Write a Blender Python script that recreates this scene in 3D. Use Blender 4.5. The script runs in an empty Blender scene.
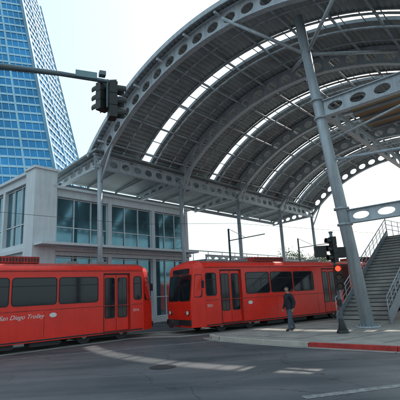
import bpy, bmesh, math, random
from mathutils import Vector, Matrix
random.seed(7)
rad=math.radians
V=Vector
scene=bpy.context.scene
# ------------------------------------------------------------------ frame of the station
T=V((.656,.755,0)).normalized(); C=V((.755,-.656,0)).normalized()
P0=V((-6.38,24.8,0))
def W(c,k,z): return P0+C*c+T*k+V((0,0,z))

# ------------------------------------------------------------------ materials
def mat(name,col,rough=.6,metal=0,var=.12,scale=3.0,bump=0,bscale=40,spec=.5,emit=None,estr=0,streak=0):
    m=bpy.data.materials.new(name); m.use_nodes=True
    nt=m.node_tree; b=nt.nodes['Principled BSDF']
    b.inputs['Roughness'].default_value=rough; b.inputs['Metallic'].default_value=metal
    b.inputs['Specular IOR Level'].default_value=spec
    b.inputs['Base Color'].default_value=(*col,1)
    tc=nt.nodes.new('ShaderNodeTexCoord')
    if var>0:
        n=nt.nodes.new('ShaderNodeTexNoise'); n.inputs['Scale'].default_value=scale; n.inputs['Detail'].default_value=6
        n.inputs['Roughness'].default_value=.65
        nt.links.new(tc.outputs['Object'],n.inputs['Vector'])
        r=nt.nodes.new('ShaderNodeValToRGB')
        r.color_ramp.elements[0].position=.3; r.color_ramp.elements[1].position=.7
        r.color_ramp.elements[0].color=(*[c*(1-var) for c in col],1)
        r.color_ramp.elements[1].color=(*[min(1,c*(1+var)) for c in col],1)
        nt.links.new(n.outputs['Fac'],r.inputs['Fac']); out=r.outputs['Color']
        if streak>0:   # vertical grime runs
            mp=nt.nodes.new('ShaderNodeMapping'); mp.inputs['Scale'].default_value=(7,7,.5)
            ns=nt.nodes.new('ShaderNodeTexNoise'); ns.inputs['Scale'].default_value=1.0; ns.inputs['Detail'].default_value=5
            nt.links.new(tc.outputs['Object'],mp.inputs['Vector']); nt.links.new(mp.outputs['Vector'],ns.inputs['Vector'])
            rs=nt.nodes.new('ShaderNodeValToRGB'); rs.color_ramp.elements[0].position=.35; rs.color_ramp.elements[1].position=.6
            k=1-streak; rs.color_ramp.elements[0].color=(k,k,k,1)
            mx=nt.nodes.new('ShaderNodeMix'); mx.data_type='RGBA'; mx.blend_type='MULTIPLY'; mx.inputs[0].default_value=1
            nt.links.new(ns.outputs['Fac'],rs.inputs['Fac']); nt.links.new(out,mx.inputs[6]); nt.links.new(rs.outputs['Color'],mx.inputs[7]); out=mx.outputs[2]
        nt.links.new(out,b.inputs['Base Color'])
        mr=nt.nodes.new('ShaderNodeMapRange'); mr.inputs['To Min'].default_value=max(0,rough-.08); mr.inputs['To Max'].default_value=min(1,rough+.1)
        nt.links.new(n.outputs['Fac'],mr.inputs['Value']); nt.links.new(mr.outputs['Result'],b.inputs['Roughness'])
    if bump>0:
        n2=nt.nodes.new('ShaderNodeTexNoise'); n2.inputs['Scale'].default_value=bscale; n2.inputs['Detail'].default_value=4
        nt.links.new(tc.outputs['Object'],n2.inputs['Vector'])
        bp=nt.nodes.new('ShaderNodeBump'); bp.inputs['Strength'].default_value=bump; bp.inputs['Distance'].default_value=.02
        nt.links.new(n2.outputs['Fac'],bp.inputs['Height']); nt.links.new(bp.outputs['Normal'],b.inputs['Normal'])
    if emit: 
        b.inputs['Emission Color'].default_value=(*emit,1); b.inputs['Emission Strength'].default_value=estr
    return m
M=dict(
 steel=mat('steel_paint',(.41,.47,.51),.40,.1,.14,1.2,.05,streak=.22),
 steel_d=mat('steel_grey',(.20,.23,.25),.5,.1,.2,1.5),
 deck=mat('deck_metal',(.23,.27,.285),.5,.1,.3,.8),
 red=mat('red_paint',(.84,.028,.014),.26,0,.10,1.3,streak=.08),
 red_d=mat('red_roof_paint',(.45,.035,.025),.6,0,.3,2.5,streak=.3),
 glass=mat('dark_glass',(.010,.013,.017),.04,0,.3,1.5,.02,2,.55),
 bglass=mat('teal_glass',(.11,.24,.29),.05,.7,.4,.35,.03,.8,.8),
 rubber=mat('black_rubber',(.015,.015,.016),.6,0,.2),
 dark=mat('under_frame',(.03,.03,.032),.7,0,.3,6),
 white=mat('white_paint',(.72,.74,.72),.5,0,.08),
 worn=mat('worn_road_paint',(.21,.22,.22),.8,0,.6,9),
 bwall=mat('white_wall',(.60,.68,.71),.6,0,.08,.7,.05,12,streak=.12),
 conc=mat('concrete',(.30,.29,.27),.85,0,.28,1.1,.25,30),
 kerb=mat('kerb_stone',(.45,.43,.38),.85,0,.2,2.5,.2,30),
 redk=mat('kerb_red',(.40,.035,.03),.75,0,.45,4,.2,30),
 railm=mat('rail_steel',(.34,.33,.32),.45,.7,.2,8),
 sigb=mat('signal_black',(.012,.016,.015),.5,0,.2),
 pole=mat('galvanised',(.12,.16,.18),.5,.3,.2,3),
 tglass=mat('tower_glass',(.035,.22,.44),.08,.6,.4,.05),
 tband=mat('tower_band',(.36,.60,.73),.4,.1,.12,.1),
 tan=mat('tan_soffit',(.30,.20,.11),.7,0,.25,.8),
 redlamp=mat('red_lamp',(.6,.02,.01),.4,0,0,emit=(1,.03,.01),estr=5),
 head=mat('lamp_lens',(.7,.7,.65),.15,0,.05),
 skin=mat('skin',(.45,.26,.18),.6,0,.08,20),
 jacket=mat('jacket',(.018,.02,.028),.8,0,.3,12,.3,60),
 jeans=mat('jeans',(.07,.095,.13),.85,0,.25,15,.3,80),
 hair=mat('hair',(.06,.05,.045),.8,0,.3,40),
 shoe=mat('shoe',(.03,.025,.02),.5,0,.2),
 bark=mat('bark',(.10,.075,.05),.9,0,.3,8,.4,20),
 leaf=mat('leaf',(.06,.10,.035),.7,0,.5,2),
 bg1=mat('far_wall_beige',(.42,.38,.32),.8,0,.1,.2),
 bg2=mat('far_wall_grey',(.38,.42,.46),.8,0,.1,.2),
 sign=mat('sign_green',(.16,.28,.30),.5,0,.1),
 seat=mat('seat_fabric',(.10,.06,.05),.8,0,.2,8),
)
def asphalt():
    m=bpy.data.materials.new('asphalt'); m.use_nodes=True; nt=m.node_tree; b=nt.nodes['Principled BSDF']
    tc=nt.nodes.new('ShaderNodeTexCoord')
    def noise(s,d,stretch=None):
        n=nt.nodes.new('ShaderNodeTexNoise'); n.inputs['Scale'].default_value=s; n.inputs['Detail'].default_value=d
        if stretch:
            mp=nt.nodes.new('ShaderNodeMapping'); mp.inputs['Rotation'].default_value=(0,0,rad(stretch[0])); mp.inputs['Scale'].default_value=(stretch[1],stretch[2],1)
            nt.links.new(tc.outputs['Object'],mp.inputs['Vector']); nt.links.new(mp.outputs['Vector'],n.inputs['Vector'])
        else: nt.links.new(tc.outputs['Object'],n.inputs['Vector'])
        return n
    a=noise(.35,7); s=noise(.5,6,(-12,.25,2.2)); f=noise(70,4)
    m1=nt.nodes.new('ShaderNodeMath'); m1.operation='ADD'; nt.links.new(a.outputs['Fac'],m1.inputs[0]); nt.links.new(s.outputs['Fac'],m1.inputs[1])
    r=nt.nodes.new('ShaderNodeValToRGB'); r.color_ramp.elements[0].position=.40; r.color_ramp.elements[1].position=.60
    m2=nt.nodes.new('ShaderNodeMath'); m2.operation='MULTIPLY'; m2.inputs[1].default_value=.5; nt.links.new(m1.outputs[0],m2.inputs[0])
    nt.links.new(m2.outputs[0],r.inputs['Fac'])
    r.color_ramp.elements[0].color=(.055,.068,.080,1); r.color_ramp.elements[1].color=(.14,.156,.17,1)
    mx=nt.nodes.new('ShaderNodeMix'); mx.data_type='RGBA'; mx.blend_type='MULTIPLY'; mx.inputs[0].default_value=.7
    r2=nt.nodes.new('ShaderNodeValToRGB'); r2.color_ramp.elements[0].position=.35; r2.color_ramp.elements[1].position=.65
    r2.color_ramp.elements[0].color=(.45,.45,.45,1)
    nt.links.new(f.outputs['Fac'],r2.inputs['Fac'])
    nt.links.new(r.outputs['Color'],mx.inputs[6]); nt.links.new(r2.outputs['Color'],mx.inputs[7])
    vo=nt.nodes.new('ShaderNodeTexVoronoi'); vo.feature='DISTANCE_TO_EDGE'; vo.inputs['Scale'].default_value=.33
    nd=noise(1.3,4); vm=nt.nodes.new('ShaderNodeVectorMath'); vm.operation='ADD'
    nt.links.new(tc.outputs['Object'],vm.inputs[0]); nt.links.new(nd.outputs['Color'],vm.inputs[1]); nt.links.new(vm.outputs[0],vo.inputs['Vector'])
    rc=nt.nodes.new('ShaderNodeValToRGB'); rc.color_ramp.elements[0].position=.002; rc.color_ramp.elements[1].position=.008
    rc.color_ramp.elements[0].color=(.5,.5,.5,1)
    nt.links.new(vo.outputs['Distance'],rc.inputs['Fac'])
    mc=nt.nodes.new('ShaderNodeMix'); mc.data_type='RGBA'; mc.blend_type='MULTIPLY'; mc.inputs[0].default_value=1
    nt.links.new(mx.outputs[2],mc.inputs[6]); nt.links.new(rc.outputs['Color'],mc.inputs[7])
    nt.links.new(mc.outputs[2],b.inputs['Base Color'])
    mr=nt.nodes.new('ShaderNodeMapRange'); mr.inputs['From Min'].default_value=.38; mr.inputs['From Max'].default_value=.62; mr.inputs['To Min'].default_value=.75; mr.inputs['To Max'].default_value=.45
    nt.links.new(m2.outputs[0],mr.inputs['Value']); nt.links.new(mr.outputs['Result'],b.inputs['Roughness'])
    bp=nt.nodes.new('ShaderNodeBump'); bp.inputs['Strength'].default_value=.5; bp.inputs['Distance'].default_value=.01
    nt.links.new(f.outputs['Fac'],bp.inputs['Height']); nt.links.new(bp.outputs['Normal'],b.inputs['Normal'])
    return m
M['asphalt']=asphalt()

# ------------------------------------------------------------------ mesh builder
class MB:
    def __init__(s): s.v=[];s.f=[];s.m=[];s.sm=[];s.mats=[]
    def mi(s,n):
        if n not in s.mats: s.mats.append(n)
        return s.mats.index(n)
    def vs(s,pts):
        i=len(s.v); s.v+= [tuple(p) for p in pts]; return list(range(i,i+len(pts)))
    def face(s,idx,m,sm=False): s.f.append(tuple(idx)); s.m.append(s.mi(m)); s.sm.append(sm)
    def poly(s,pts,m): s.face(s.vs(pts),m)
    def box(s,p,a,b,c,m):
        a=V(a);b=V(b);c=V(c);p=V(p)
        i=s.vs([p,p+a,p+a+b,p+b,p+c,p+a+c,p+a+b+c,p+b+c])
        for q in((0,3,2,1),(4,5,6,7),(0,1,5,4),(1,2,6,5),(2,3,7,6),(3,0,4,7)): s.face([i[j] for j in q],m)
    def cbox(s,ctr,a,b,c,m):
        a=V(a);b=V(b);c=V(c); s.box(V(ctr)-(a+b+c)/2,a,b,c,m)
    def tube(s,p,q,r,m,r2=None,n=12,caps=True):
        p=V(p);q=V(q); r2=r if r2 is None else r2
        d=(q-p).normalized(); x=d.orthogonal().normalized(); y=d.cross(x)
        a=s.vs([p+(x*math.cos(t)+y*math.sin(t))*r for t in [2*math.pi*i/n for i in range(n)]])
        b=s.vs([q+(x*math.cos(t)+y*math.sin(t))*r2 for t in [2*math.pi*i/n for i in range(n)]])
        for i in range(n): s.face([a[i],a[(i+1)%n],b[(i+1)%n],b[i]],m,n>5)
        if caps: s.face(a[::-1],m); s.face(b,m)
    def path(s,pts,r,m,n=8):
        for a,b in zip(pts[:-1],pts[1:]): s.tube(a,b,r,m,n=n)
    def sweep(s,f,s0,s1,n,va,vb,ta,tb,m):
        prev=None
        for i in range(n+1):
            u=s0+(s1-s0)*i/n
            cur=s.vs([f(u,va,ta),f(u,vb,ta),f(u,vb,tb),f(u,va,tb)])
            if prev:
                for j in range(4): s.face([prev[j],prev[(j+1)%4],cur[(j+1)%4],cur[j]],m)
            else: s.face(cur,m)
            prev=cur
        s.face(prev,m)
    def perf(s,f,s0,s1,n,th,m,ha=.34,hb=.60):
        per=[]
        k=5
        for i in range(k): per.append((-1+2*i/k,-1))
        for i in range(k): per.append((1,-1+2*i/k))
        for i in range(k): per.append((1-2*i/k,1))
        for i in range(k): per.append((-1,1-2*i/k))
        N=len(per)
        for c in range(n):
            a=s0+(s1-s0)*c/n; b=s0+(s1-s0)*(c+1)/n; mid=(a+b)/2; L=b-a
            R=[]
            for t in(-th/2,th/2):
                o=s.vs([f(mid+x*L/2,y,t) for x,y in per])
                e=[]
                for x,y in per:
                    an=math.atan2(y,x); e.append(f(mid+math.cos(an)*L*ha,math.sin(an)*hb,t))
                e=s.vs(e); R.append(e)
                for i in range(N): s.face([o[i],o[(i+1)%N],e[(i+1)%N],e[i]],m)
            for i in range(N): s.face([R[0][i],R[0][(i+1)%N],R[1][(i+1)%N],R[1][i]],m)
    def beam(s,f,s0,s1,n,th,fl,m,steps=None,ha=.34,hb=.58):
        s.perf(f,s0,s1,n,th,m,ha,hb)
        st=steps or max(1,n*2)
        s.sweep(f,s0,s1,st,1.0,1.12,-fl,fl,m); s.sweep(f,s0,s1,st,-1.12,-1.0,-fl,fl,m)
    def obj(s,name,parent=None,bevel=0,recalc=True):
        me=bpy.data.meshes.new(name); me.from_pydata(s.v,[],s.f)
        for n in s.mats: me.materials.append(M[n])
        for p,mi,sm in zip(me.polygons,s.m,s.sm): p.material_index=mi; p.use_smooth=sm
        if recalc:
            bm=bmesh.new(); bm.from_mesh(me); bmesh.ops.recalc_face_normals(bm,faces=bm.faces); bm.to_mesh(me); bm.free()
        o=bpy.data.objects.new(name,me); scene.collection.objects.link(o)
        if parent: o.parent=parent
        if bevel:
            b=o.modifiers.new('bevel','BEVEL'); b.width=bevel; b.segments=2; b.limit_method='ANGLE'
        return o
def empty(name):
    o=bpy.data.objects.new(name,None); scene.collection.objects.link(o); return o

# ------------------------------------------------------------------ ground, road, pavement
g=MB(); g.poly([(-1500,-1500,0),(1500,-1500,0),(1500,1500,0),(-1500,1500,0)],'asphalt'); g.obj('ground')
g=MB(); g.poly([(-70,-30,.004),(70,-30,.004),(70,60,.004),(-70,60,.004)],'asphalt'); g.obj('road')
t1=V((.743,.669,0)).normalized(); t2=V((.82,.572,0)).normalized()
n1=V((-t1.y,t1.x,0)); n2=V((-t2.y,t2.x,0))
E1=V((-2.48,20.0,0)); E2=V((-.54,19.0,0)); WID=2.65
c1=E1+n1*WID/2; c2=E2+n2*WID/2
ctr=[c1-t1*(40-i) for i in range(40)]+[c1.lerp(c2,.5)]+[c2+t2*i for i in range(0,60)]
def strip(mb,pts,off0,off1,z,m,h=None):
    L=[]
    for i,p in enumerate(pts):
        d=(pts[min(i+1,len(pts)-1)]-pts[max(i-1,0)]).normalized(); n=V((-d.y,d.x,0))
        L.append((p+n*off0+V((0,0,z)),p+n*off1+V((0,0,z))))
    for a,b in zip(L[:-1],L[1:]): mb.poly([a[0],b[0],b[1],a[1]],m)
g=MB(); strip(g,ctr,-1.55,1.55,.008,'conc'); g.obj('track_bed')
g=MB()
for o in(-.72,.72):
    strip(g,ctr,o-.035,o+.035,.018,'railm'); strip(g,ctr,o-.11,o-.04,.012,'dark'); 
g.obj('tram_rails')
kz=.13
kp=[V((.25,17.9,0)),V((.32,17.3,0)),V((.6,16.7,0)),V((1.1,16.05,0)),V((2.0,15.0,0)),V((3.3,13.6,0)),V((5.3,11.8,0)),V((9,9,0)),V((30,-5,0))]
back=[V((80,10,0)),V((80,72,0))]
g=MB()
poly=[p+V((0,0,kz)) for p in kp+back]
g.poly(poly,'conc'); g.obj('pavement')
g=MB()
for i in range(len(kp)-1):
    a,b=kp[i],kp[i+1]; d=(b-a).normalized(); n=V((d.y,-d.x,0))
    if n.dot(V((-1,-1,0)))<0:n=-n
    m='kerb' if i<5 else 'redk'
    g.poly([a+n*.15,b+n*.15,b+n*.15+V((0,0,kz+.004)),a+n*.15+V((0,0,kz+.004))],m)
    g.poly([a+n*.15+V((0,0,kz+.004)),b+n*.15+V((0,0,kz+.004)),b-n*.02+V((0,0,kz+.004)),a-n*.02+V((0,0,kz+.004))],m)
    g.poly([a+n*.45+V((0,0,.009)),b+n*.45+V((0,0,.009)),b+n*.15+V((0,0,.009)),a+n*.15+V((0,0,.009))],'conc')
g.obj('kerb',recalc=False)
g=MB()
for i in range(14):
    a=V((1.0,17.2,kz+.003))+t2*1.6*i; b=a+V((.66,-.75,0))*(3.5+i*.6)
    d=(b-a).normalized(); n=V((-d.y,d.x,0))*.012; g.poly([a-n,b-n,b+n,a+n],'dark')
for i in range(1,7):
    a=V((1.2,17.0,kz+.003))+V((.66,-.75,0))*1.5*i; b=a+t2*22
    n=n2*.012; g.poly([a-n,b-n,b+n,a+n],'dark')
g.obj('pavement_joints')
g=MB()
def mark(a,b,w,z=.008):
    a=V((*a,z));b=V((*b,z)); d=(b-a).normalized(); n=V((-d.y,d.x,0))*w/2; g.poly([a-n,b-n,b+n,a+n],'worn')
mark((1.6,7.45),(9,9.4),.2); mark((-9,13.4),(.2,16.4),.12)
g.obj('road_marking')
g=MB(); pts=[(-1.2+.36*math.cos(a),11.2+.36*math.sin(a),.009) for a in [i*math.pi/16 for i in range(32)]]; g.poly(pts,'dark')
pts=[(-1.2+.30*math.cos(a),11.2+.30*math.sin(a),.013) for a in [i*math.pi/16 for i in range(32)]]; g.poly(pts,'dark'); g.obj('manhole_cover')

# ------------------------------------------------------------------ canopy
R=14.5; CX=10.5; CZ=.8; th0=math.pi-math.asin(10/14.5)
ARC=R*(th0-(math.pi-th0))
def archf(k,w=.46):
    def f(s,v,t):
        th=th0-s/R; r=R+w*v
        return W(CX+r*math.cos(th),k+t,CZ+r*math.sin(th))
    return f
canopy=empty('arched_station_canopy')
RK=[0,7.5,15,22.5,30]
SKA,SKB=3.45,4.5
g=MB()
for i,k in enumerate(RK):
    g.beam(archf(k),-.3,ARC+.3,22,.06,.17,'steel',steps=44)
    def wf(s,v,t,k=k):
        h=.44*(1-s/7.5)+.08
        return W(-s,k+t,10.75+h*v-.12*s)
    g.beam(wf,.1,5.4,6,.06,.15,'steel')
g.sweep(archf(-.56,.1),-.3,ARC+.3,60,4.6,7.2,-.04,.03,'steel')
# skylight kerbs closing the ends of the corrugated sheets
for k in RK[:-1]:
    for kk in(k+SKA,k+SKB): g.sweep(archf(kk,.1),0,ARC,60,4.7,6.6,-.05,.05,'steel_d')
g.obj('ribs',canopy)
g=MB()
K0,K1=-.5,30.5
for j in range(11):
    s=1.0+j*(ARC-2)/10
    th=th0-s/R; r=R+.36
    g.tube(W(CX+r*math.cos(th),K0,CZ+r*math.sin(th)),W(CX+r*math.cos(th),K1,CZ+r*math.sin(th)),.075,'steel',n=8)
for k in RK[:-1]:
    for kk in(k+SKA-.15,k+SKB+.15,k+1.7,k+6.1):
        f=archf(kk,.1); pts=[f(s,2.4,0) for s in [ARC*i/30 for i in range(31)]]
        g.path(pts,.07 if k+3<kk<k+5 else .05,'steel',n=6)
    for i in range(24):
        th=th0-(ARC*i/23)/R; r=R+.5
        g.tube(W(CX+r*math.cos(th),k+SKA,CZ+r*math.sin(th)),W(CX+r*math.cos(th),k+SKB,CZ+r*math.sin(th)),.03,'steel_d',n=5)
g.obj('purlins',canopy)
g=MB()
def deck(k0,k1):
    n=int(ARC/.075); prev=None
    for i in range(n+1):
        s=ARC*i/n; th=th0-s/R; r=R+.55+(.05 if (i%4) in(0,1) else 0)
        cur=g.vs([W(CX+r*math.cos(th),k0,CZ+r*math.sin(th)),W(CX+r*math.cos(th),k1,CZ+r*math.sin(th))])
        if prev: g.face([prev[0],cur[0],cur[1],prev[1]],'deck')
        prev=cur
for i,k in enumerate(RK[:-1]):
    deck(k-(.5 if i==0 else 0),k+SKA); deck(k+SKB,k+7.5+(.5 if i==3 else 0))
g.obj('deck',canopy,recalc=False)
g=MB()
for c in(0,21.0):
    def lf(s,v,t,c=c): return W(c+t,s,10.55+.42*v)
    g.beam(lf,-.5,30.5,30,.06,.14,'steel')
def lf(s,v,t): return W(-5.5+t,s,10.2+.16*v)
g.sweep(lf,-.6,30.5,1,-1,1,-.06,.06,'steel')
for j in range(12): 
    k=-.2+j*2.7; g.box(W(-5.4,k,10.32),C*5.6+V((0,0,.6)),T*.12,V((0,0,.14)),'steel_d')
g.box(W(-5.6,-.6,10.50),C*6.0+V((0,0,.65)),T*31.2,V((0,0,.12)),'deck')
g.obj('springing_beams',canopy)
g=MB()
for c in(0.,21.):
    for k in RK:
        g.tube(W(c,k,0),W(c,k,10.2),.17,'steel',n=16)
        g.tube(W(c,k,8.9),W(c+(1.3 if c==0 else -1.3),k,11.4),.07,'steel',n=8)
base=V((6.65,17.3,0)); top=V((5.33,17.3,14.9))
g.tube(base+V((0,0,kz)),top,.27,'steel',r2=.22,n=28)
g.tube(base+V((0,0,kz)),base+V((0,0,kz+.06)),.48,'steel',n=28)
for i in range(8):
    a=i*math.pi/4; p=base+V((.39*math.cos(a),.39*math.sin(a),kz+.05)); g.tube(p,p+V((0,0,.09)),.03,'steel_d',n=6)
for z in(4.4,5.1,9.4,10.3): 
    p=base.lerp(top,z/14.9); g.tube(p,p+V((0,0,.08)),.33,'steel',n=24)
pt=base.lerp(top,.86)
for dc,dk in((-3,-2.6),(3,-2.6),(-3,4.4),(3,4.4)):
    cc=(pt-P0).dot(C)+dc; kk=(pt-P0).dot(T)+dk
    zz=CZ+math.sqrt(R*R-(cc-CX)**2)
    g.tube(pt,W(cc,kk,zz-.2),.09,'steel',n=8)
g.obj('columns',canopy)
bc=(base-P0).dot(C); bk=(base-P0).dot(T)
g=MB()
for z,h in((4.75,.27),(9.85,.36)):
    q=base.lerp(top,z/14.9); qc=(q-P0).dot(C); qk=(q-P0).dot(T)
    def bf(s,v,t,qc=qc,qk=qk,z=z,h=h): return W(qc+s,qk+t,z+h*v)
    g.beam(bf,.25,7.5,7,.06,.15,'steel')
    if z>8:
        def b2(s,v,t,qc=qc,qk=qk,z=z): return W(qc+t+.2,qk+s,z+.3*v)
        g.beam(b2,.3,24,18,.05,.12,'steel')
        g.box(W(qc+1.2,qk+.8,z-.2),C*5.4,T*3.0,V((0,0,.12)),'tan')
        for j in range(4): g.box(W(qc+1.2,qk+.9+j*.85,z-.32),C*5.4,T*.08,V((0,0,.12)),'steel_d')
g.tube(W(21,bk,0),W(21,bk,10.2),.22,'steel',n=16)
q=base.lerp(top,7.4/14.9)
g.tube(q,q+C*7+V((0,0,-.6)),.07,'steel',n=8); g.tube(q+V((0,0,.9)),q+C*6.5+V((0,0,2.2)),.05,'steel',n=8)
g.obj('cross_beams',canopy)

# ------------------------------------------------------------------ walls helper
def wall(mb,O,du,us,zs,openings,nrm,depth,mw,cells=True):
    U=sorted(set([us[0],us[1]]+[o[0] for o in openings]+[o[1] for o in openings]))
    Z=sorted(set([zs[0],zs[1]]+[o[2] for o in openings]+[o[3] for o in openings]))
    P=lambda u,z,d=0: V(O)+du*u+V((0,0,z))-nrm*d
    for a,b in zip(U[:-1],U[1:]):
        for c,d in zip(Z[:-1],Z[1:]):
            um,zm=(a+b)/2,(c+d)/2
            if any(o[0]<um<o[1] and o[2]<zm<o[3] for o in openings): continue
            mb.poly([P(a,c),P(b,c),P(b,d),P(a,d)],mw)
    for o in openings:
        q=[(o[0],o[2]),(o[1],o[2]),(o[1],o[3]),(o[0],o[3])]
        for i in range(4):
            a,b=q[i],q[(i+1)%4]; mb.poly([P(*a),P(*b),P(*b,depth),P(*a,depth)],mw)
def rrect(u0,u1,z0,z1,r,n=5):
    pts=[]
    for cx,cz,a0 in((u1-r,z0+r,-90),(u1-r,z1-r,0),(u0+r,z1-r,90),(u0+r,z0+r,180)):
        for i in range(n+1):
            a=rad(a0+90*i/n); pts.append((cx+r*math.cos(a),cz+r*math.sin(a)))
    return pts
def pane(mb,F,u0,u1,z0,z1,r,mg,off=.006,fr=.035,mf='rubber',foff=.016):
    a=rrect(u0,u1,z0,z1,r); b=rrect(u0-fr,u1+fr,z0-fr,z1+fr,r+fr)
    mb.poly([F(u,z,off) for u,z in a],mg)
    n=len(a)
    A=mb.vs([F(u,z,foff) for u,z in a]);B=mb.vs([F(u,z,foff) for u,z in b]);D=mb.vs([F(u,z,0) for u,z in b]);E=mb.vs([F(u,z,off) for u,z in a])
    for i in range(n):
        j=(i+1)%n
        mb.face([A[i],A[j],B[j],B[i]],mf); mb.face([B[i],B[j],D[j],D[i]],mf); mb.face([A[i],A[j],E[j],E[i]],mf)

# ------------------------------------------------------------------ trams
def text_mesh(txt,size,O,x,nrm,parent,name,matn,shear=0):
    cu=bpy.data.curves.new(name,'FONT'); cu.body=txt; cu.size=size; cu.shear=shear; cu.extrude=.002
    o=bpy.data.objects.new(name,cu); scene.collection.objects.link(o)
    bpy.context.view_layer.update()
    me=bpy.data.meshes.new_from_object(o.evaluated_get(bpy.context.evaluated_depsgraph_get()))
    bpy.data.objects.remove(o); me.materials.clear(); me.materials.append(M[matn])
    ob=bpy.data.objects.new(name,me); scene.collection.objects.link(ob)
    up=V((0,0,1)); m=Matrix((x,up,nrm)).transposed().to_4x4(); m.translation=O
    ob.matrix_world=m; ob.parent=parent; return ob
def tram(O,du,dw,L,name='tram',wins=None,doors=None,equip=()):
    root=empty(name); O=V(O); Wd=WID
    up=V((0,0,1)); g=MB(); zb=.32; zt=3.03; nrm=-dw
    uf=lambda z: max(0,z-1.4)*.13
    dz=zt-2.90
    prof=[(0,zt),(.035,3.02+dz),(.13,3.14+dz),(.35,3.23+dz),(.8,3.30+dz),(Wd/2,3.32+dz),(Wd-.8,3.30+dz),(Wd-.35,3.23+dz),(Wd-.13,3.14+dz),(Wd-.035,3.02+dz),(Wd,zt),(Wd,1.4),(Wd,zb)]
    P=lambda u,w,z:O+du*u+dw*w+up*z
    uc=.62; zr=3.28+dz
    ops=[(d,d+1.3,.42,2.90) for d in doors]
    wall(g,O,du,(uc,L),(zb,zt),ops,nrm,.09,'red')
    for a,b in zip(prof[:-1],prof[1:]):
        mm='red' if (a[1]<3.09+dz or b[1]<3.09+dz) else 'red_d'
        g.poly([P(uc,*a),P(L,*a),P(L,*b),P(uc,*b)],mm)
    g.poly([P(uc,0,zb),P(L,0,zb),P(L,Wd,zb),P(uc,Wd,zb)],'dark')
    g.poly([P(L,0,zb)]+[P(L,*a) for a in prof],'red')
    full=[(0,zb),(0,1.4)]+prof
    ins=.24
    def fr(w,z):
        k=1-2*ins/Wd
        zz=z if z<2.94+dz else 2.94+dz+(z-2.94-dz)*.55
        return (ins+w*k, zz)
    fpts=[P(uf(z),*fr(w,z)) for w,z in full]; bpts=[P(uc,w,z) for w,z in full]
    A=g.vs(fpts);B=g.vs(bpts)
    for i in range(len(full)-1): g.face([A[i],A[i+1],B[i+1],B[i]],'red')
    i2=len(full)-2
    g.poly([fpts[0],fpts[1],fpts[i2],fpts[-1]],'red')
    g.poly(fpts[1:i2+1],'red')
    g.poly([fpts[0],fpts[-1],bpts[-1],bpts[0]],'dark')
    g.obj('body',root)
    g=MB()
    F=lambda w,z,off: P(uf(z)-off,w,z)
    pane(g,F,ins+.12,Wd/2-.03,1.55,2.72,.09,'glass'); pane(g,F,Wd/2+.03,Wd-ins-.12,1.55,2.72,.09,'glass')
    pane(g,F,ins+.35,Wd-ins-.35,2.81,3.02,.05,'glass')
    def Fc(q,z,off):
        a=P(uf(z),ins,z); b=P(uc,0,z); d=(b-a); nn=V((d.y,-d.x,0)).normalized()
        if nn.dot(nrm)<0: nn=-nn
        return a+d*q+nn*off
    pane(g,Fc,.2,.82,1.7,2.7,.07,'glass',fr=.03)
    S=lambda u,z,off:P(u,-off,z)
    for w0,w1 in wins:
        pane(g,S,w0,w1,1.74,2.76,.10,'glass')
        g.box(P(w0,-.018,2.44),du*(w1-w0),-dw*.006,up*.03,'rubber')
    for d in doors:
        for q in range(2):
            a=d+.01+q*.64; g.box(P(a+.012,.085,.44),du*.616,dw*.03,up*2.44,'red')
            pane(g,lambda u,z,off:P(u,.085-off,z),a+.10,a+.54,1.0,2.72,.06,'glass',fr=.03)
            g.box(P(a+.31,.078,1.0),du*.02,dw*.006,up*1.72,'rubber')
        g.box(P(d,.10,.42),du*1.3,dw*.02,up*2.48,'rubber')
        g.box(P(d-.03,-.012,2.905),du*1.36,dw*.01,up*.04,'rubber')
        for e in(-.03,1.3): g.box(P(d+e,-.01,.42),du*.03,dw*.009,up*2.48,'rubber')
        g.box(P(d,-.05,.36),du*1.3,dw*.1,up*.05,'dark')
    g.obj('glazing',root)
    g=MB()
    for w in(ins+.28,Wd-ins-.28):
        g.tube(F(w,.98,-.01),F(w,.98,.03),.12,'rubber',n=20); g.tube(F(w,.98,.0),F(w,.98,.04),.095,'head',n=20)
        g.tube(F(w+(.26 if w<1 else -.26),.98,-.01),F(w+(.26 if w<1 else -.26),.98,.035),.06,'redk',n=14)
    g.box(P(-.07,ins,.42),du*.07,dw*(Wd-2*ins),up*.24,'rubber')
    g.box(P(-.42,Wd/2-.16,.42),du*.5,dw*.32,up*.22,'dark'); g.tube(P(-.5,Wd/2,.53),P(-.4,Wd/2,.53),.2,'dark',n=14)
    g.tube(F(.8,1.6,.03),F(1.1,2.25,.03),.012,'rubber',n=5);g.tube(F(1.9,1.6,.03),F(1.6,2.25,.03),.012,'rubber',n=5)
    g.tube(P(.5,0,2.5),P(.35,-.28,2.45),.015,'rubber',n=6); g.cbox(P(.35,-.3,2.25),du*.06,dw*.16,up*.34,'rubber')
    g.box(P(.7,-.012,1.5),du*(L-.8),dw*.01,up*.03,'red_d')
    g.box(P(.7,-.014,.36),du*(L-.8),dw*.012,up*.05,'dark')
    g.box(P(.7,-.03,zt+.01),du*(L-.8),dw*.035,up*.035,'red_d')
    for u in(5.3,8.6):
        g.box(P(u,-.005,.45),du*.012,dw*.004,up*1.0,'rubber')
    for u in(2.6,L/2,L-2.8):
        g.box(P(u-1.15,.25,.18),du*2.3,dw*(Wd-.5),up*.2,'dark')
        for q in(-.9,.9):
            for w in(.3,Wd-.3):
                g.tube(P(u+q,w-.06,.34),P(u+q,w+.06,.34),.33,'dark',n=24)
            g.tube(P(u+q,.21,.34),P(u+q,.24,.34),.12,'railm',n=12)
    for u in(4.6,6.4,8.2,13.5,15.6): 
        if u<L-2: g.box(P(u,.1,.14),du*1.2,dw*.6,up*.24,'dark')
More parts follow.
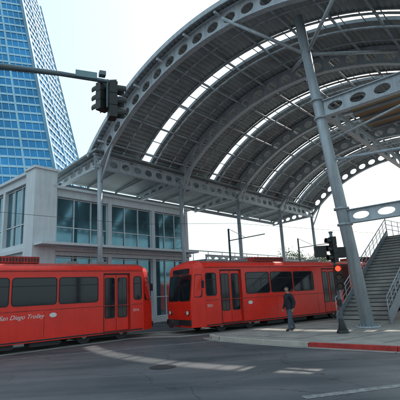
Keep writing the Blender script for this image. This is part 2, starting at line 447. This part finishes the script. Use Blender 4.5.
    for a,b,h in equip:
        g.box(P(a,.5,zr),du*(b-a),dw*(Wd-1.0),up*h,'red_d')
        for j in range(int((b-a)/.12)): g.box(P(a+.04+j*.12,.485,zr+.06),du*.06,dw*.016,up*(h-.12),'dark')
    for u in(2.2,3.6,9.4): g.box(P(u,.7,zr),du*.5,dw*.7,up*.12,'steel_d')
    for j in range(8): g.box(P(11.0+j*.1,-.02,.45),du*.06,dw*(Wd+.04),up*2.72,'rubber')
    g.obj('fittings',root,bevel=.006)
    return root,P
tr1,PA=tram(E1,-t1,n1,22,wins=[(.75,1.12),(3.0,4.7),(4.85,6.55),(6.7,8.4)],doors=[1.38,9.0,12.6],equip=[(5.4,7.6,.26),(14,17,.3)])
tr2,PB=tram(E2,t2,n2,22,wins=[(.75,1.32),(3.25,4.85),(5.0,6.6),(6.75,8.35)],doors=[1.62,9.2,12.6],equip=[(4.4,6.6,.22),(14,17,.3)])
text_mesh('San Diego Trolley',.23,PA(7.0,-.006,1.22),t1,-n1,tr1,'lettering','white',.4)
text_mesh('2016',.16,PA(1.2,-.006,1.2),t1,-n1,tr1,'number','white')
text_mesh('2031',.18,PB(.75,-.006,1.2),t2,-n2,tr2,'number','white')
def disc(P,u,z,du,parent):
    g=MB(); pts=[P(u+.15*math.cos(a),-.007,z+.09*math.sin(a)) for a in [i*math.pi/12 for i in range(24)]]; g.poly(pts,'white'); g.obj('emblem',parent)
disc(PA,4.95,1.3,-t1,tr1); disc(PB,3.45,1.28,t2,tr2)

# ------------------------------------------------------------------ left building
lb=empty('white_glass_building')
g=MB(); gg=MB()
FC=-1.2; KA=-3.6; KB=9.4
def bwall(O,du,nrm,L,bays,HB,first=.2):
    ops=[]
    bw=L/bays
    for i in range(bays):
        a=i*bw+(.3 if i else first); b=(i+1)*bw-(.0 if i<bays-1 else .3)
        ops+= [(a,b,.4,4.5),(a,b,5.3,HB-.45)]
    wall(g,O,du,(0,L),(0,HB),ops,nrm,.3,'bwall')
    for o in ops:
        p=V(O)+du*o[0]+V((0,0,o[2]))-nrm*.25
        gg.box(p,du*(o[1]-o[0]),-nrm*.05,V((0,0,o[3]-o[2])),'bglass')
        n=max(2,round((o[1]-o[0])/1.2))
        for j in range(n+1):
            q=p+du*(o[1]-o[0])*j/n; gg.box(q-du*.03+nrm*.003,du*.06,nrm*.08,V((0,0,o[3]-o[2])),'bwall')
        for zz in(.0,.33,.97): gg.box(p+V((0,0,(o[3]-o[2])*zz))+nrm*.005,du*(o[1]-o[0]),nrm*.06,V((0,0,.06)),'bwall')
    g.box(V(O)+nrm*.002+V((0,0,4.75)),du*L,nrm*.25,V((0,0,.22)),'bwall')
PW=1.15
bwall(W(FC,KA+PW,0),T,C,KB-KA-PW,3,8.6)
bwall(W(FC-16,KA,0),C,-T,16-.9,4,9.5)
g.box(W(FC-.9,KA-.25,0),C*1.15,T*(PW+.26),V((0,0,9.6)),'bwall')
g.box(W(FC-1.0,KA-.35,9.6),C*1.35,T*(PW+.46),V((0,0,.14)),'bwall')
g.poly([W(FC,KB,0),W(FC-16,KB,0),W(FC-16,KB,8.6),W(FC,KB,8.6)],'bwall')
g.poly([W(FC-16,KA,0),W(FC-16,KB,0),W(FC-16,KB,8.6),W(FC-16,KA,8.6)],'bwall')
g.box(W(FC-16,KA+.9,8.6),C*16.25,T*(KB-KA-.7),V((0,0,.16)),'bwall')
g.box(W(FC-16,KA-.2,9.5),C*15.0,T*1.3,V((0,0,.18)),'bwall')
g.box(W(FC-16,KA+.36,8.9),C*15.0,T*.2,V((0,0,.6)),'bwall')
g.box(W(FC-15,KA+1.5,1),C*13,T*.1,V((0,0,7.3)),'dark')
g.obj('walls',lb); gg.obj('windows',lb)
g=MB()
g.box(W(FC+.26,KA-.2,4.98),C*1.0,T*(KB-KA),V((0,0,.14)),'bwall')
g.obj('awning',lb)

# ------------------------------------------------------------------ tower
tw=empty('glass_office_tower'); g=MB(); gg=MB()
H=140
basep=[V((-140,150,0)),V((-112,128,0)),V((-60,118,0)),V((-38,126,0)),V((-38,170,0)),V((-140,170,0))]
topp=[V((-150,158,H)),V((-126,142,H)),V((-87,132,H)),V((-72,137,H)),V((-72,165,H)),V((-150,165,H))]
def ring(t,off=0):
    c=V((-90,150,0))
    r=[]
    for a,b in zip(basep,topp):
        p=a.lerp(b,t); d=(V((p.x,p.y,0))-c).normalized(); r.append(p+d*off)
    return r
N=40
a=gg.vs(ring(0));b=gg.vs(ring(1))
for i in range(6): gg.face([a[i],a[(i+1)%6],b[(i+1)%6],b[i]],'tglass')
gg.face(b,'tband'); gg.obj('glazing',tw)
for i in range(N):
    t0=i/N; t1_=t0+.8/H
    r0=ring(t0,.35); r1=ring(t1_,.35); q0=ring(t0,-.2); q1=ring(t1_,-.2)
    A=g.vs(r0);B=g.vs(r1);Cc=g.vs(q0);D=g.vs(q1)
    for j in range(6):
        k=(j+1)%6
        g.face([A[j],A[k],B[k],B[j]],'tband'); g.face([B[j],B[k],D[k],D[j]],'tband'); g.face([A[j],A[k],Cc[k],Cc[j]],'tband')
for j,n in((0,6),(1,20),(2,9),(3,12)):
    k=(j+1)%6
    r0=ring(0,.35); r1=ring(1,.35)
    for i in range(n+1):
        p=r0[j].lerp(r0[k],i/n); q=r1[j].lerp(r1[k],i/n)
        g.tube(p,q,.8 if i in(0,n) else (.4 if i%5==0 else .12),'tband',n=4)
g.obj('floor_bands',tw)

# ------------------------------------------------------------------ background buildings
def bgb(x,y,w,d,h,m,fl,ang=0):
    root=empty('office_building'); g=MB()
    du=V((math.cos(ang),math.sin(ang),0)); dv=V((-du.y,du.x,0)); O=V((x,y,0))
    nb=int(w/4); nf=int(h/fl); ops=[]
    for i in range(nb):
        for j in range(nf): ops.append((i*w/nb+.7,(i+1)*w/nb-.7,j*fl+1.1,j*fl+fl-.5))
    wall(g,O,du,(0,w),(0,h),ops,-dv,.3,m)
    g.poly([O+dv*.3,O+dv*.3+du*w,O+dv*.3+du*w+V((0,0,h)),O+dv*.3+V((0,0,h))],'glass')
    g.box(O+dv*.31,du*w,dv*d,V((0,0,h-.02)),m)
    g.box(O-dv*.3-du*.3+V((0,0,h)),du*(w+.6),dv*(d+.9),V((0,0,.6)),m)
    g.obj('walls',root)
bgb(-8,115,30,14,8,'bg1',3.6,.1); bgb(34,120,26,16,8.5,'bg2',3.8,-.1); bgb(75,115,30,16,12,'bg2',3.8,-.2)
# the other side of the street, behind the viewpoint (seen in reflections)
bgb(20,-46,34,18,16,'bg1',3.8,math.pi); bgb(62,-44,36,18,11,'bg2',3.8,math.pi+.1); bgb(-26,-50,30,18,20,'bg2',3.8,math.pi)

# platform shelter behind the tracks
g=MB()
for k in range(11,30,4):
    g.tube(W(-2.2,k,0),W(-2.2,k,4.3),.1,'steel',n=10)
    g.tube(W(-2.2,k,3.2),W(-.6,k,4.4),.05,'steel',n=8)
g.box(W(-4.6,10,4.35),C*4.6,T*20,V((0,0,.18)),'steel')
def sf(s,v,t): return W(.05+t,s,4.55+.3*v)
g.beam(sf,10,30,22,.05,.08,'steel')
for k in range(11,30,2): g.tube(W(-2.2,k,4.5),W(-2.2,k,5.5),.03,'steel',n=6)
g.tube(W(-2.2,10.5,5.5),W(-2.2,29.5,5.5),.04,'steel',n=6)
g.box(W(-3.4,12,.0),C*.06,T*16,V((0,0,2.3)),'bglass')
g.obj('platform_shelter')

# ------------------------------------------------------------------ stairs
st=empty('staircase'); g=MB()
S0=V((6.35,20.1,0)); sd=V((.72,.694,0)).normalized(); ss=V((sd.y,-sd.x,0)); up=V((0,0,1)); SW=2.4
ns=26; rise=.177; tread=.29
for i in range(ns):
    z=kz+i*rise
    g.box(S0+sd*(i*tread)+up*(z),sd*(tread+.02),ss*SW,up*rise,'conc')
    g.box(S0+sd*(i*tread-.012)+up*(z+rise-.03),sd*.05,ss*SW,up*.034,'dark')
slope=(sd*tread+up*rise); Ls=ns
for w in(-.06,SW):
    p=S0+ss*w+up*(kz-.05)
    q=p+slope*Ls
    i=g.vs([p,p+up*.45-sd*.1,q+up*.45,q-up*.15,p+ss*.06,p+up*.45-sd*.1+ss*.06,q+up*.45+ss*.06,q-up*.15+ss*.06])
    for f in((0,1,2,3),(4,5,6,7),(0,1,5,4),(1,2,6,5),(2,3,7,6),(3,0,4,7)): g.face([i[j] for j in f],'steel_d')
    for h in(.5,.75,1.0,1.2):
        g.tube(p+up*h+ss*.03,q+up*h+ss*.03,.028 if h==1.2 else .014,'steel',n=8)
    for j in range(0,ns+1,2):
        b=p+slope*j+ss*.03; g.tube(b+up*.3,b+up*1.2,.018,'steel',n=6)
g.obj('flight',st)
g=MB()
e=S0+slope*Ls+up*kz
g.box(e+up*(-.25)-ss*.1,sd*14,ss*9,up*.25,'conc')
for h in(.5,.8,1.1): g.tube(e-ss*.05+up*h,e-ss*.05+sd*14+up*h,.02,'steel',n=6)
for j in range(15): g.tube(e-ss*.05+sd*j,e-ss*.05+sd*j+up*1.1,.02,'steel',n=6)
for a,b in((2,1),(2,7),(9,1),(9,7)): g.tube(e+sd*a+ss*b-up*(e.z),e+sd*a+ss*b-up*.2,.15,'steel',n=12)
g.obj('landing',st)

# ------------------------------------------------------------------ traffic signals
def sig_head(g,ctr,fwd,lit=None,h=.98,w=.34,vis=.2):
    fwd=V(fwd).normalized(); sx=V((-fwd.y,fwd.x,0)); up=V((0,0,1)); c=V(ctr)
    for i in range(3):
        cc=c+up*(i-1)*h/3
        g.cbox(cc,fwd*.17,sx*w*.88,up*(h/3-.01),'sigb')
        n=12; r=.12
        for j in range(n):
            a0=rad(-30+240*j/n); a1=rad(-30+240*(j+1)/n)
            q=[cc+fwd*.085+(sx*math.cos(a)+up*math.sin(a))*r for a in(a0,a1)]
            g.poly([q[0],q[1],q[1]+fwd*vis,q[0]+fwd*vis],'sigb')
        g.tube(cc+fwd*.08,cc+fwd*.10,.1,'redlamp' if lit==2-i else 'glass',n=18)
g=MB()
A0=V((-3.85,7.13,6.45)); A1=V((-1.80,8.06,6.50)); ad=(A1-A0).normalized()
pb=A0-ad*3.6; pb.z=0
g.tube(pb,V((pb.x,pb.y,7.2)),.14,'pole',r2=.1,n=16)
g.tube(pb,pb+V((0,0,.3)),.24,'pole',n=16)
pts=[V((pb.x,pb.y,6.05)),A0-ad*2.4+V((0,0,-.1)),A0,A0.lerp(A1,.5)+V((0,0,.03)),A1+ad*.1]
rr=[.085,.075,.062,.052,.042]
for i in range(4): g.tube(pts[i],pts[i+1],rr[i],'pole',r2=rr[i+1],n=14)
h1=A1-ad*.12
g.tube(h1+V((0,0,.05)),h1+V((0,0,-.62)),.03,'pole',n=8)
sig_head(g,h1+V((.10,.03,-.46)),(.9,.4,0),h=.84,w=.3); sig_head(g,h1+V((-.14,.12,-.30)),(-.75,.6,0),h=.66,w=.28,vis=.16)
g.tube(h1+V((-.2,0,.02)),h1+V((.2,0,.02)),.025,'pole',n=8)
sp=A0.lerp(A1,.74); nn=V((ad.y,-ad.x,0))
g.cbox(sp+V((0,0,.07))+nn*.06,ad*.45,nn*.03,V((0,0,.15)),'sign')
g.cbox(sp+V((0,0,.17))+ad*.35,ad*.14,nn*.14,V((0,0,.1)),'pole')
g.obj('traffic_signal_mast',bevel=.004)

g=MB()
B=V((5.07,15.7,kz))
g.tube(B,B+V((0,0,.12)),.24,'sigb',r2=.20,n=18); g.tube(B+V((0,0,.12)),B+V((0,0,.5)),.17,'sigb',r2=.08,n=18)
g.tube(B+V((0,0,.4)),B+V((0,0,3.75)),.06,'pole',n=14); g.tube(B+V((0,0,3.75)),B+V((0,0,3.82)),.08,'pole',n=12)
sig_head(g,B+V((-.02,-.16,3.1)),(-.9,-.2,0))
g.tube(B+V((0,0,3.25)),B+V((-.35,-.1,3.25)),.025,'sigb',n=8)
g.cbox(B+V((-.52,-.1,3.05)),V((.42,0,0)),V((0,.24,0)),V((0,0,.42)),'sigb')
g.cbox(B+V((.28,-.02,2.98)),V((.36,0,0)),V((0,.24,0)),V((0,0,.4)),'sigb')
fw=V((-.25,-1,0)).normalized()
for i,z in enumerate((2.36,2.04,1.72)):
    cc=B+V((.04,-.18,z)); sx=V((-fw.y,fw.x,0))
    g.cbox(cc,fw*.2,sx*.3,V((0,0,.31)),'sigb')
    n=12
    for j in range(n):
        a0=rad(-30+240*j/n); a1=rad(-30+240*(j+1)/n)
        q=[cc+fw*.1+(sx*math.cos(a)+V((0,0,1))*math.sin(a))*.12 for a in(a0,a1)]
        g.poly([q[0],q[1],q[1]+fw*.14,q[0]+fw*.14],'sigb')
    g.tube(cc+fw*.09,cc+fw*.12,.10,'redlamp' if i==0 else 'glass',n=18)
g.cbox(B+V((-.02,-.1,1.1)),V((.14,0,0)),V((0,.1,0)),V((0,0,.24)),'sigb')
g.obj('pedestrian_signal_post',bevel=.004)

g=MB()
for P1,P2 in((c1-t1*40,c1),(c1,c2+t2*4),(c2+t2*4,c2+t2*50)):
    g.tube(P1+V((0,0,5.6)),P2+V((0,0,5.6)),.009,'dark',n=5)
g.obj('overhead_wire')
for k in(12,24):
    g=MB(); p=W(1.0,k,0); g.tube(p,p+V((0,0,7)),.11,'pole',r2=.08,n=10); g.tube(p+V((0,0,6)),p+C*3.5+V((0,0,6.1)),.04,'pole',n=8)
    g.tube(p+V((0,0,7)),p+C*1.6+V((0,0,6.1)),.02,'pole',n=6); g.obj('catenary_pole')

# ------------------------------------------------------------------ trees
def tree(x,y,h,cr,n=2600):
    root=empty('street_tree'); g=MB(); O=V((x,y,0))
    t=O+V((random.uniform(-.2,.2),0,h*.5)); g.tube(O,t,.18,'bark',r2=.12,n=8)
    cl=[]
    for i in range(13):
        a=i*2.4; r=cr*random.uniform(.2,.85); e=O+V((math.cos(a)*r,math.sin(a)*r,h*random.uniform(.55,.95)))
        g.tube(t,e,.07,'bark',r2=.02,n=5); cl.append(e)
    g.obj('trunk',root)
    g=MB()
    for i in range(n):
        c=random.choice(cl); p=c+V([max(-2,min(2,random.gauss(0,1)))*cr*.22 for _ in range(3)])
        a=V([random.gauss(0,1) for _ in range(3)]).normalized(); b=a.orthogonal().normalized(); s=.17
        g.poly([p,p+a*s+b*s*.4,p+a*s*2,p+a*s-b*s*.4],'leaf')
    g.obj('foliage',root,recalc=False)
tree(13,58,7,2.4); tree(18,62,6.5,2.2); tree(6,55,6.3,2)

# ------------------------------------------------------------------ pedestrian
def skinmesh(chains,sub=2):
    bm=bmesh.new(); lay=bm.verts.layers.skin.verify(); vm={}
    for ch in chains:
        pv=None
        for name,co,r in ch:
            if name in vm: v=vm[name]
            else:
                v=bm.verts.new(co); vm[name]=v; v[lay].radius=(r if isinstance(r,tuple) else (r,r))
            if pv is not None and bm.edges.get((pv,v)) is None: bm.edges.new((pv,v))
            pv=v
    first=chains[0][0][0]; vm[first][lay].use_root=True
    me=bpy.data.meshes.new('tmp'); bm.to_mesh(me); bm.free()
    o=bpy.data.objects.new('tmp',me); scene.collection.objects.link(o)
    s=o.modifiers.new('s','SKIN'); s.use_smooth_shade=True
    u=o.modifiers.new('u','SUBSURF'); u.levels=sub; u.render_levels=sub
    bpy.context.view_layer.update()
    r=bpy.data.meshes.new_from_object(o.evaluated_get(bpy.context.evaluated_depsgraph_get()))
    bpy.data.objects.remove(o); return r
ped=empty('pedestrian')
ch=[[('pel',(0,0,.96),(.19,.15)),('wai',(.0,0,1.12),(.195,.155)),('che',(.02,0,1.32),(.22,.155)),('ub',(.01,0,1.44),(.17,.12)),('nk',(.03,0,1.53),.062),('nk2',(.05,0,1.60),.054)]]
arm={1:((-.06,.285,1.15),(.02,.27,.90),(.05,.265,.83)),-1:((-.02,-.285,1.15),(.12,-.27,.92),(.16,-.262,.855))}
for sgn,sw in((1,1),(-1,-1)):
    n='L' if sgn>0 else 'R'; e_,w_,p_=arm[sgn]
    ch.append([('ub',0,0),('sh'+n,(.0,.19*sgn,1.43),.095),('el'+n,e_,.072),('wr'+n,w_,.050),('pm'+n,p_,(.022,.04))])
    fx=.20*sw
    ch.append([('pel',0,0),('hp'+n,(0.01*sw,.10*sgn,.90),.125),('kn'+n,(.08*sw+.04,.11*sgn,.50),.092),('an'+n,(fx-.04,.11*sgn,.12),.07),('ft'+n,(fx+.08,.12*sgn,.05),(.05,.045)),('to'+n,(fx+.17,.12*sgn,.038),(.042,.032))])
me=skinmesh(ch)
for m in('jacket','jeans','shoe','skin'): me.materials.append(M[m])
for p in me.polygons:
    c=p.center; p.use_smooth=True
    armf=abs(c.y)>.215
    if c.z>1.53: p.material_index=3
    elif armf and .7<c.z<.895: p.material_index=3
    elif c.z>.86: p.material_index=0
    elif c.z<.10: p.material_index=2
    else: p.material_index=1
body=bpy.data.objects.new('body',me); scene.collection.objects.link(body); body.parent=ped
for sgn in(1,-1):
    px,py,pz=arm[sgn][2]; g2=[]
    for i,l in enumerate((.07,.08,.075,.06)):
        x=px+.03-.02*i
        g2.append([('a',(x,py,pz-.01),.010),('b',(x+.01,py-.006*sgn,pz-.01-l*.55),.009),('c',(x+.012,py-.025*sgn,pz-.01-l),.007)])
    g2.append([('a',(px+.03,py,pz+.02),.012),('b',(px+.055,py-.02*sgn,pz-.01),.010),('c',(px+.06,py-.03*sgn,pz-.04),.008)])
    for chn in g2:
        m_=skinmesh([chn],1); m_.materials.append(M['skin']); o=bpy.data.objects.new('finger',m_); scene.collection.objects.link(o); o.parent=ped
bm=bmesh.new(); bmesh.ops.create_uvsphere(bm,u_segments=28,v_segments=20,radius=1)
for v in bm.verts:
    x,y,z=v.co
    w=1-.22*max(0,-z)
    X=x*.098*(1 if x<0 else .95)*w; Y=y*.076*w; Z=z*.118
    if x>0.85 and abs(y)<.28 and -.25<z<.15: X+=.022*(1-abs(y)/.28)*(1-abs(z+.1)/.3)
    if x>.6 and abs(abs(y)-.38)<.18 and abs(z-.05)<.12: X-=.008
    if x>.7 and z<-.65: X+=.012
    if z>.45 or x<-.15: X*=1.06; Y*=1.08; Z*=1.04
    v.co=(X,Y,Z)
hm=bpy.data.meshes.new('head'); 
bm.to_mesh(hm); bm.free()
hm.materials.append(M['skin']); hm.materials.append(M['hair'])
for p in hm.polygons:
    p.use_smooth=True; c=p.center
    if c.z>.055 or (c.x<-.01 and c.z>-.06): p.material_index=1
ho=bpy.data.objects.new('head',hm); scene.collection.objects.link(ho); ho.location=(.065,0,1.69); ho.parent=ped
g=MB()
for sgn in(1,-1):
    g.cbox((.155,.03*sgn,1.70),(.012,0,0),(0,.022,0),(0,0,.01),'rubber')
    g.cbox((.06,.077*sgn,1.69),(.035,0,0),(0,.014,0),(0,0,.055),'skin')
g.cbox((.152,0,1.635),(.008,0,0),(0,.04,0),(0,0,.007),'redk')
g.obj('face',ped,bevel=.003)
ped.location=(3.55,17.6,kz); ped.rotation_euler=(0,0,rad(205))

# ------------------------------------------------------------------ light
w=bpy.data.worlds.new('World'); scene.world=w; w.use_nodes=True; nt=w.node_tree
bg=nt.nodes['Background']; sk=nt.nodes.new('ShaderNodeTexSky'); sk.sky_type='NISHITA'; sk.sun_disc=False
S=V((.42,.62,.66)).normalized(); el=math.asin(S.z); az=math.atan2(S.x,S.y)
sk.sun_elevation=el; sk.sun_rotation=az; sk.dust_density=5; sk.air_density=1.2; sk.ozone_density=1.5
mx=nt.nodes.new('ShaderNodeMix'); mx.data_type='RGBA'; mx.inputs[0].default_value=.55
mx.inputs[7].default_value=(7.2,9.2,10.0,1)   # thin bright haze
nt.links.new(sk.outputs['Color'],mx.inputs[6]); nt.links.new(mx.outputs[2],bg.inputs['Color']); bg.inputs['Strength'].default_value=.15
sl=bpy.data.lights.new('sun','SUN'); sl.energy=5.0; sl.angle=rad(.5); sl.color=(1,.91,.79)
so=bpy.data.objects.new('sun',sl); scene.collection.objects.link(so); so.rotation_euler=S.to_track_quat('Z','Y').to_euler()

cd=bpy.data.cameras.new('camera'); cam=bpy.data.objects.new('camera',cd); scene.collection.objects.link(cam)
cd.sensor_width=36; cd.lens=36; cd.clip_end=5000
cam.matrix_world=Matrix.Translation((0,0,1.82))@Matrix.Rotation(rad(90+13.2),4,'X')@Matrix.Rotation(rad(-3),4,'Z')
scene.camera=cam
scene.view_settings.view_transform='Standard'; scene.view_settings.look='None'; scene.view_settings.exposure=0
